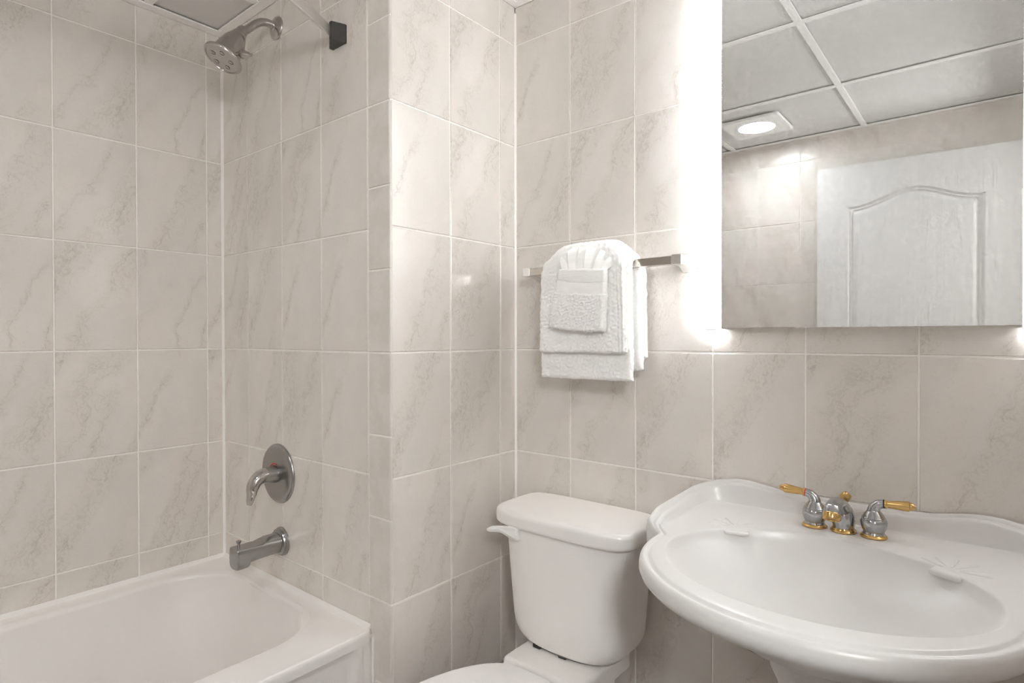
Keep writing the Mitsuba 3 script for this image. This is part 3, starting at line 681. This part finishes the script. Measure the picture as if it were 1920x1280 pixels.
# ------------------------------------------------------------------ toilet
def build_toilet():
    t = thing('toilet', 'white two-piece toilet standing in the corner beside the sink', 'toilet')
    cx = 0.2855
    def srect(x0, x1, y0, y1, p, z, n=120, bow=0.0):
        a = np.arange(n)/n*2*np.pi; c, s = np.cos(a), np.sin(a)
        X = (x0+x1)/2 + (x1-x0)/2*np.sign(c)*np.abs(c)**(2/p); Y = (y0+y1)/2 + (y1-y0)/2*np.sign(s)*np.abs(s)**(2/p)
        Y = Y - bow*np.clip(-(Y-(y0+y1)/2)/((y1-y0)/2), 0, 1)*(1-((X-cx)/((x1-x0)/2))**2)
        return np.c_[X, Y, np.full(n, z)]
    # tank body: tapers down, big rounded lower corners
    zt, zb = Z(-0.488), Z(-0.783); rings = []
    for k in np.linspace(0, 1, 26):
        z = zb+(zt-zb)*k; inset = 0.0
        if k < 0.2: q = 1-k/0.2; inset = 0.052*(1-math.sqrt(max(0, 1-q**2.0)))
        x0 = 0.139-0.032*k**0.8 + inset; x1 = 0.450+0.026*k**0.8 - inset*0.9
        rings.append(srect(x0, x1, -0.205-0.005*k+inset*0.35, -0.012-inset*0.3, 4.2, z, bow=0.012))
    obj('tank', loft(rings, True, True), 'mat_porcelain', t, smooth=50)
    zl0, zl1 = Z(-0.4885), Z(-0.4435)
    L = (0.0835, 0.4925, -0.221, -0.006)
    rings = []
    for dz, ins in ((0.0, 0.010), (0.003, 0.003), (0.007, 0.0005), (0.012, 0.0), (0.028, 0.0), (0.034, 0.001), (0.039, 0.004), (0.0425, 0.010), (0.0445, 0.022), (0.0455, 0.06)):
        rings.append(srect(L[0]+ins, L[1]-ins, L[2]+ins, L[3]-ins, 5.5, zl0+dz, bow=0.012))
    obj('tank_lid', loft(rings, True, True), 'mat_porcelain', t, smooth=50)
    # flush lever
    y = -0.216
    P = lambda px, py: (px, py)
    pl = Polygon([(0.1905, -0.4815), (0.1905, -0.5145), (0.181, -0.5160), (0.156, -0.5125), (0.140, -0.5055), (0.127, -0.5035), (0.108, -0.5055), (0.1005, -0.5045), (0.0985, -0.4985), (0.108, -0.4925), (0.125, -0.4905), (0.150, -0.4875), (0.168, -0.4815)]).buffer(-0.0015).buffer(0.0015)
    m = extrude(pl, 0.011); m.apply_transform(basis([0, y, CAMZ], [1, 0, 0], [0, 0, 1], [0, -1, 0]))
    v = np.array(m.vertices); v[:, 1] -= np.clip((0.150-v[:, 0])/0.05, 0, 1)*0.016; m.vertices = v
    if m.volume < 0: m.invert()
    pl2 = Polygon([(0.185, -0.4855), (0.185, -0.511), (0.157, -0.508), (0.140, -0.5015), (0.128, -0.4995), (0.110, -0.501), (0.105, -0.4985), (0.128, -0.4935), (0.152, -0.4905), (0.170, -0.4855)])
    m2 = extrude(pl2, 0.004); m2.apply_transform(basis([0, y-0.0105, CAMZ], [1, 0, 0], [0, 0, 1], [0, -1, 0]))
    v = np.array(m2.vertices); v[:, 1] -= np.clip((0.150-v[:, 0])/0.05, 0, 1)*0.016; m2.vertices = v
    if m2.volume < 0: m2.invert()
    obj('flush_lever', cat(m, m2), 'mat_white_plastic', t, 'small white plastic lever', smooth=25)
    # bowl with the shelf under the tank
    zd = Z(-0.815); rings = []
    n = 120; a = np.arange(n)/n*2*np.pi
    def plan(hw, yb, yf, hb, z):
        """Egg plan: straight narrower back at yb, round front at yf."""
        c, s = np.cos(a), np.sin(a); yc = yb-0.24 if yb-yf > 0.3 else (yb+yf)/2
        X = np.where(s > 0, cx + np.sign(c)*np.abs(c)**(2/4.0)*(hb+(hw-hb)*(1-np.clip(s, 0, 1)**0.75)), cx + c*hw)
        Y = np.where(s > 0, yc + (yb-yc)*np.abs(s)**(2/4.0), yc + (yc-yf)*s)
        return np.c_[X, Y, np.full(n, z)]
    for z, hw, yb, yf, hb in ((0.0, 0.115, -0.12, -0.60, 0.10), (0.02, 0.115, -0.12, -0.60, 0.10), (0.10, 0.10, -0.11, -0.56, 0.095), (0.18, 0.105, -0.09, -0.56, 0.10), (0.26, 0.135, -0.14, -0.63, 0.105), (0.33, 0.165, -0.20, -0.69, 0.105), (zd-0.02, 0.178, -0.225, -0.715, 0.105), (zd-0.004, 0.180, -0.225, -0.718, 0.105), (zd, 0.174, -0.230, -0.712, 0.100)):
        rings.append(plan(hw, yb, yf, hb, z))
    obj('bowl', loft(rings, True, True), 'mat_porcelain', t, smooth=50)
    def lidring(ins, z, drop=0.0):
        q = plan(0.183-ins, -0.292-ins, -0.735+ins, 0.118-ins, z); return q
    obj('seat', loft([lidring(0.006, zd+0.001), lidring(0.001, zd+0.006), lidring(0.001, zd+0.014), lidring(0.004, zd+0.017)], True, True), 'mat_seat', t, smooth=40)
    obj('seat_lid', loft([lidring(0.004, zd+0.0175), lidring(0.0, zd+0.021), lidring(0.0, zd+0.026), lidring(0.003, zd+0.030), lidring(0.010, zd+0.0325), lidring(0.05, zd+0.0345), lidring(0.10, zd+0.0350)], True, True), 'mat_seat', t, 'closed white seat lid', smooth=50)
    zs = Z(-0.7890)                      # raised shelf under the tank
    obj('shelf', cat(rbx(cx-0.108, cx+0.120, -0.276, -0.034, zd-0.03, zs, 0.012, 20), rbx(cx-0.085, cx+0.095, -0.270, -0.060, 0.20, zd-0.02, 0.02, 16)), 'mat_porcelain', t, smooth=50)
    for x in (-0.075, 0.075):
        obj('hinge', rbx(cx+x-0.014, cx+x+0.014, -0.298, -0.274, zd+0.002, zs-0.003, 0.004, 10), 'mat_seat', t)
    for x in (0.2235, 0.3010):
        obj('tank_bolt', rbx(x-0.011, x+0.011, -0.1955, -0.165, zs-0.001, zb+0.004, 0.0015, 8), 'mat_dark', t, 'dark rubber pad under the tank')
    obj('gasket', rbx(cx-0.085, cx+0.095, -0.160, -0.05, zs-0.001, zb+0.004, 0.003, 10), 'mat_dark', t, 'dark rubber gasket under the tank')
build_toilet()

# ------------------------------------------------------------------ pedestal sink
SKX, SKY = 0.895, -0.337
DECK = Z(-0.380)
def build_sink():
    s = thing('pedestal_sink', 'white pedestal sink with oval basin and scalloped back ledge under the mirror', 'sink')
    n = 240; ang = np.arange(n)/n*2*np.pi - math.pi/2; ca, sa = np.cos(ang), np.sin(ang); c = np.array([SKX, SKY])
    def ell(a, b): return 1/np.sqrt((ca/a)**2+(sa/b)**2)
    X0, X1, Y1 = 0.573, 1.217, -0.003
    def back(ins, r=0.062):
        return polar(rrect(X0+ins, X1-ins, -0.80, Y1-ins, r, n), c, ang)
    ro = back(0.0); px = SKX+ro*ca; py = SKY+ro*sa
    sm = lambda t: np.clip(t, 0, 1)**2*(3-2*np.clip(t, 0, 1))
    w = sm((py+0.318)/0.034)                        # 0 in front, 1 along the raised back
    # height of the ledge along the back: low in the middle, two humps, lower towards the front posts
    u = np.abs(px-SKX); hump = np.interp(u, [0, 0.06, 0.11, 0.145, 0.175, 0.205, 0.235, 0.262, 0.285, 0.305, 0.33], [-0.3405, -0.3405, -0.340, -0.3385, -0.332, -0.3245, -0.3225, -0.3265, -0.335, -0.343, -0.348])
    fwd = np.clip((Y1-0.05-py)/0.19, 0, 1)
    hz = np.where(u > 0.30, -0.3465-0.007*fwd, hump)
    k = np.ones(9)/9; hz = np.convolve(np.r_[hz[-8:], hz, hz[:8]], k, 'same')[8:-8]
    hz = CAMZ + hz - 0.015*sm((-0.238-py)/0.060)
    R = []
    def ring(r, z): R.append(np.c_[SKX+r*ca, SKY+r*sa, z if np.ndim(z) else np.full(n, z)])
    la, lb = 0.241, 0.193
    bt = [(f_, z_*0.70) for f_, z_ in ((0.0, -0.142), (0.12, -0.1415), (0.30, -0.138), (0.46, -0.130), (0.60, -0.117), (0.72, -0.098), (0.82, -0.076), (0.90, -0.052), (0.94, -0.0385), (0.962, -0.0300), (0.975, -0.0225), (0.984, -0.0155), (0.991, -0.0095), (0.996, -0.0050), (1.002, -0.0020), (1.010, -0.0005), (1.02, 0.0))]
    for f, z in bt:
        sh = -0.060*(1-f)                            # drain sits towards the front
        r = ell(la*f+1e-4, lb*f+1e-4)
        R.append(np.c_[SKX+r*ca, SKY+sh+r*sa, np.full(n, DECK+z)])
    def blend(rf, zf, ins, zb, rad=0.062):
        rb = back(ins, max(rad-ins*0.6, 0.02)); ring(rf*(1-w)+rb*w, zf*(1-w)+zb*w)
    blend(ell(0.252, 0.224), DECK, 0.052, DECK+0.0005)
    blend(ell(0.260, 0.232), DECK-0.0002, 0.040, DECK+0.002)
    blend(ell(0.263, 0.235), DECK-0.0015, 0.0355, DECK+0.005)
    blend(ell(0.2655, 0.2375), DECK-0.0042, 0.0325, DECK+0.5*(hz-DECK))
    blend(ell(0.268, 0.240), DECK-0.0052, 0.0295, hz-0.0100)
    blend(ell(0.2695, 0.2415), DECK-0.0048, 0.0275, hz-0.0072)
    blend(ell(0.2715, 0.2435), DECK-0.0030, 0.0230, hz-0.0055)
    blend(ell(0.2740, 0.246), DECK-0.0022, 0.0180, hz-0.0060)
    blend(ell(0.2760, 0.248), DECK-0.0024, 0.0160, hz-0.0078)
    blend(ell(0.2785, 0.2505), DECK-0.0038, 0.0142, hz-0.0062)
    blend(ell(0.2810, 0.253), DECK-0.0070, 0.0120, hz-0.0016)
    blend(ell(0.2825, 0.2545), DECK-0.0110, 0.0080, hz)
    blend(ell(0.2832, 0.2552), DECK-0.0160, 0.0040, hz-0.0010)
    blend(ell(0.2835, 0.2555), DECK-0.0220, 0.0010, hz-0.0050)
    blend(ell(0.2810, 0.253), DECK-0.0290, 0.0, DECK-0.020)
    blend(ell(0.2760, 0.248), DECK-0.0350, 0.0, DECK-0.034)
    blend(ell(0.268, 0.240), DECK-0.0405, 0.004, DECK-0.042)
    blend(ell(0.255, 0.227), DECK-0.0475, 0.016, DECK-0.050)
    blend(ell(0.228, 0.200), DECK-0.0610, 0.050, DECK-0.064)
    blend(ell(0.190, 0.162), DECK-0.081, 0.10, DECK-0.084)
    blend(ell(0.150, 0.125), DECK-0.107, 0.16, DECK-0.109)
    def cr(a, b, z, yc): R.append(np.c_[SKX+a*ca, yc+b*sa, np.full(n, z)])
    cr(0.112, 0.10, DECK-0.140, -0.30); cr(0.098, 0.09, DECK-0.158, -0.27)
    obj('basin', loft(R, True, True), 'mat_sink', s, smooth=True)
    rings = []
    for z, a, b, yc in ((DECK-0.146, 0.100, 0.094, -0.265), (DECK-0.158, 0.104, 0.098, -0.26), (DECK-0.168, 0.104, 0.098, -0.26), (DECK-0.178, 0.096, 0.092, -0.255), (DECK-0.190, 0.090, 0.087, -0.25), (DECK-0.205, 0.089, 0.086, -0.25), (DECK-0.235, 0.077, 0.075, -0.245), (DECK-0.30, 0.068, 0.068, -0.24), (0.25, 0.066, 0.066, -0.24), (0.12, 0.076, 0.076, -0.24), (0.06, 0.098, 0.096, -0.24), (0.03, 0.110, 0.108, -0.24), (0.0, 0.112, 0.110, -0.24)):
        rings.append(np.c_[SKX+a*ca, yc+b*sa, np.full(n, z)])
    obj('pedestal', loft(rings[::-1], True, True), 'mat_sink', s, smooth=40)
    # moulded shells in the deck: a lip tab at the basin edge and a fan of ribs
    for sg in (-1, 1):
        o = np.array([SKX+sg*0.172, -0.195]); away = np.array([sg*0.40, 1.0]); away /= np.linalg.norm(away); ac = np.array([away[1], -away[0]])
        ms = []
        for th in (-72, -45, -16, 14, 42, 70):
            d = away*math.cos(math.radians(th)) + ac*math.sin(math.radians(th)); L = 0.060 - 0.010*abs(th)/72
            p0, p1 = o + d*0.014, o + d*(0.014+L*0.72)
            ms.append(hull_pts([((p0[0], p0[1], DECK-0.0006), 0.0018), ((p1[0], p1[1], DECK-0.0026), 0.0052)], 14))
        tabc = o - away*0.004
        pts = [tabc + ac*a + away*b for a, b in ((-0.021, 0.012), (0.021, 0.012), (0.019, -0.014), (-0.019, -0.014))]
        ms.append(hull_pts([((q[0], q[1], DECK-0.0056), 0.0048) for q in pts], 14))
        obj('shell_relief', cat(*ms), 'mat_sink', s, 'moulded shell on the basin edge', smooth=40)
    obj('drain', lathe([(0.024, 0), (0.024, 0.002), (0.018, 0.003), (0.0, 0.0015)], [SKX, SKY-0.060, DECK-0.0991], [0, 0, 1], 28), 'mat_faucet_chrome', s, smooth=30)
build_sink()

# ------------------------------------------------------------------ faucet
def build_faucet():
    f = thing('sink_faucet', 'chrome and brass sink faucet with two lever handles', 'faucet')
    fy = -0.090; dz = DECK+0.0012
    for sg, x in ((-1, 0.8425), (1, 0.9445)):
        o = [x, fy, dz]
        h = obj('handle', cat(lathe([(0.0195, 0.004), (0.0185, 0.007), (0.0175, 0.0095), (0.0192, 0.013), (0.0215, 0.019), (0.0224, 0.0255), (0.0222, 0.030), (0.0205, 0.0335), (0.0195, 0.0345), (0.0203, 0.0358), (0.0195, 0.0372), (0.0185, 0.038), (0.016, 0.0425), (0.0125, 0.047), (0.010, 0.050)], o, [0, 0, 1], 40),
                              tube(catmull([[x, fy, dz+0.044], [x, fy, dz+0.051], [x+sg*0.0035, fy, dz+0.0575], [x+sg*0.009, fy, dz+0.0622], [x+sg*0.0170, fy, dz+0.0640]], 8), list(np.interp(np.linspace(0, 1, 33), [0, 0.25, 0.6, 1], [0.0125, 0.0105, 0.0088, 0.0078])), 24)),
                'mat_faucet_chrome', f, smooth=45)
        obj('base_ring', lathe([(0.0228, 0), (0.0228, 0.002), (0.0212, 0.0035), (0.0195, 0.0055), (0.017, 0.006)], o, [0, 0, 1], 40), 'mat_brass', h, 'brass base ring', smooth=40)
        L0 = np.array([x+sg*0.0165, fy, dz+0.0640]); ax = np.array([sg*1.0, 0.03, 0.05])
        obj('lever', lathe([(0.0070, 0), (0.0080, 0.0015), (0.0080, 0.004), (0.0066, 0.0055), (0.0072, 0.012), (0.0086, 0.026), (0.0094, 0.036), (0.0092, 0.040), (0.0070, 0.0415), (0.0070, 0.0428), (0.0062, 0.046), (0.0045, 0.048), (0.0040, 0.0492), (0.0, 0.0495)], L0, ax, 32), 'mat_brass', h, 'brass lever', smooth=40)
        obj('index_ring', lathe([(0.0079, -0.0012), (0.0081, -0.0008), (0.0081, 0.0006), (0.0079, 0.001)], L0, ax, 28), 'mat_red' if sg < 0 else 'mat_dark', h, 'thin red ring' if sg < 0 else 'thin dark ring')
    x = 0.8935; o = [x, fy, dz]
    P = lambda y, z: np.array([x, fy+y, dz+z])
    sp = obj('spout', cat(lathe([(0.0185, 0.005), (0.0178, 0.008), (0.0190, 0.013), (0.0200, 0.020), (0.0195, 0.030), (0.0172, 0.040), (0.0140, 0.047), (0.010, 0.052)], o, [0, 0, 1], 40),
                          tube(catmull([P(0.004, 0.024), P(-0.002, 0.040), P(-0.022, 0.0545), P(-0.050, 0.0650), P(-0.077, 0.0680), P(-0.096, 0.0640), P(-0.1035, 0.0545)], 8),
                               [(a, b) for a, b in zip(np.interp(np.linspace(0, 1, 49), [0, 0.2, 0.45, 0.7, 0.88, 1], [0.0165, 0.0150, 0.0125, 0.0135, 0.0148, 0.0145]), np.interp(np.linspace(0, 1, 49), [0, 0.2, 0.45, 0.7, 0.88, 1], [0.0175, 0.0150, 0.0105, 0.0115, 0.0138, 0.0145]))], 32, ref=[1, 0, 0])),
             'mat_faucet_chrome', f, smooth=45)
    ax = np.array([0, -0.50, -1.0]); ax /= np.linalg.norm(ax)
    obj('aerator', lathe([(0.0140, -0.003), (0.0150, -0.0015), (0.0150, 0.0065), (0.0138, 0.0092), (0.0122, 0.0094), (0.0116, 0.007), (0.0, 0.007)], P(-0.1035, 0.0548), ax, 32), 'mat_brass', sp, 'brass ring at the spout mouth', smooth=35)
    obj('aerator_screen', lathe([(0.0112, 0.0), (0.0112, 0.0012), (0.0, 0.0012)], P(-0.1035, 0.0548)+ax*0.0058, ax, 24), 'mat_dark', sp)
    obj('base_ring', lathe([(0.0228, 0), (0.0228, 0.0022), (0.0205, 0.0042), (0.0195, 0.007), (0.017, 0.0075)], o, [0, 0, 1], 40), 'mat_brass', sp, 'brass base ring', smooth=40)
    K = P(0.021, 0.021)
    n = 48; t = np.arange(n)/n*2*np.pi; rings = []
    for r, h in ((0.0025, -0.006), (0.0025, 0.028), (0.0040, 0.030), (0.0062, 0.034), (0.0088, 0.039), (0.0094, 0.0425), (0.0085, 0.046), (0.0050, 0.0478), (0.0045, 0.0492), (0.0030, 0.0508), (0.0, 0.0512)):
        rr = r*(1+(0.10*np.cos(8*t) if 0.0055 < r else 0)); rings.append(np.c_[K[0]+rr*np.cos(t), K[1]+rr*np.sin(t), np.full(n, K[2]+h)])
    obj('lift_rod', loft(rings, True, True), 'mat_brass', sp, 'fluted brass lift knob', smooth=40)
build_faucet()
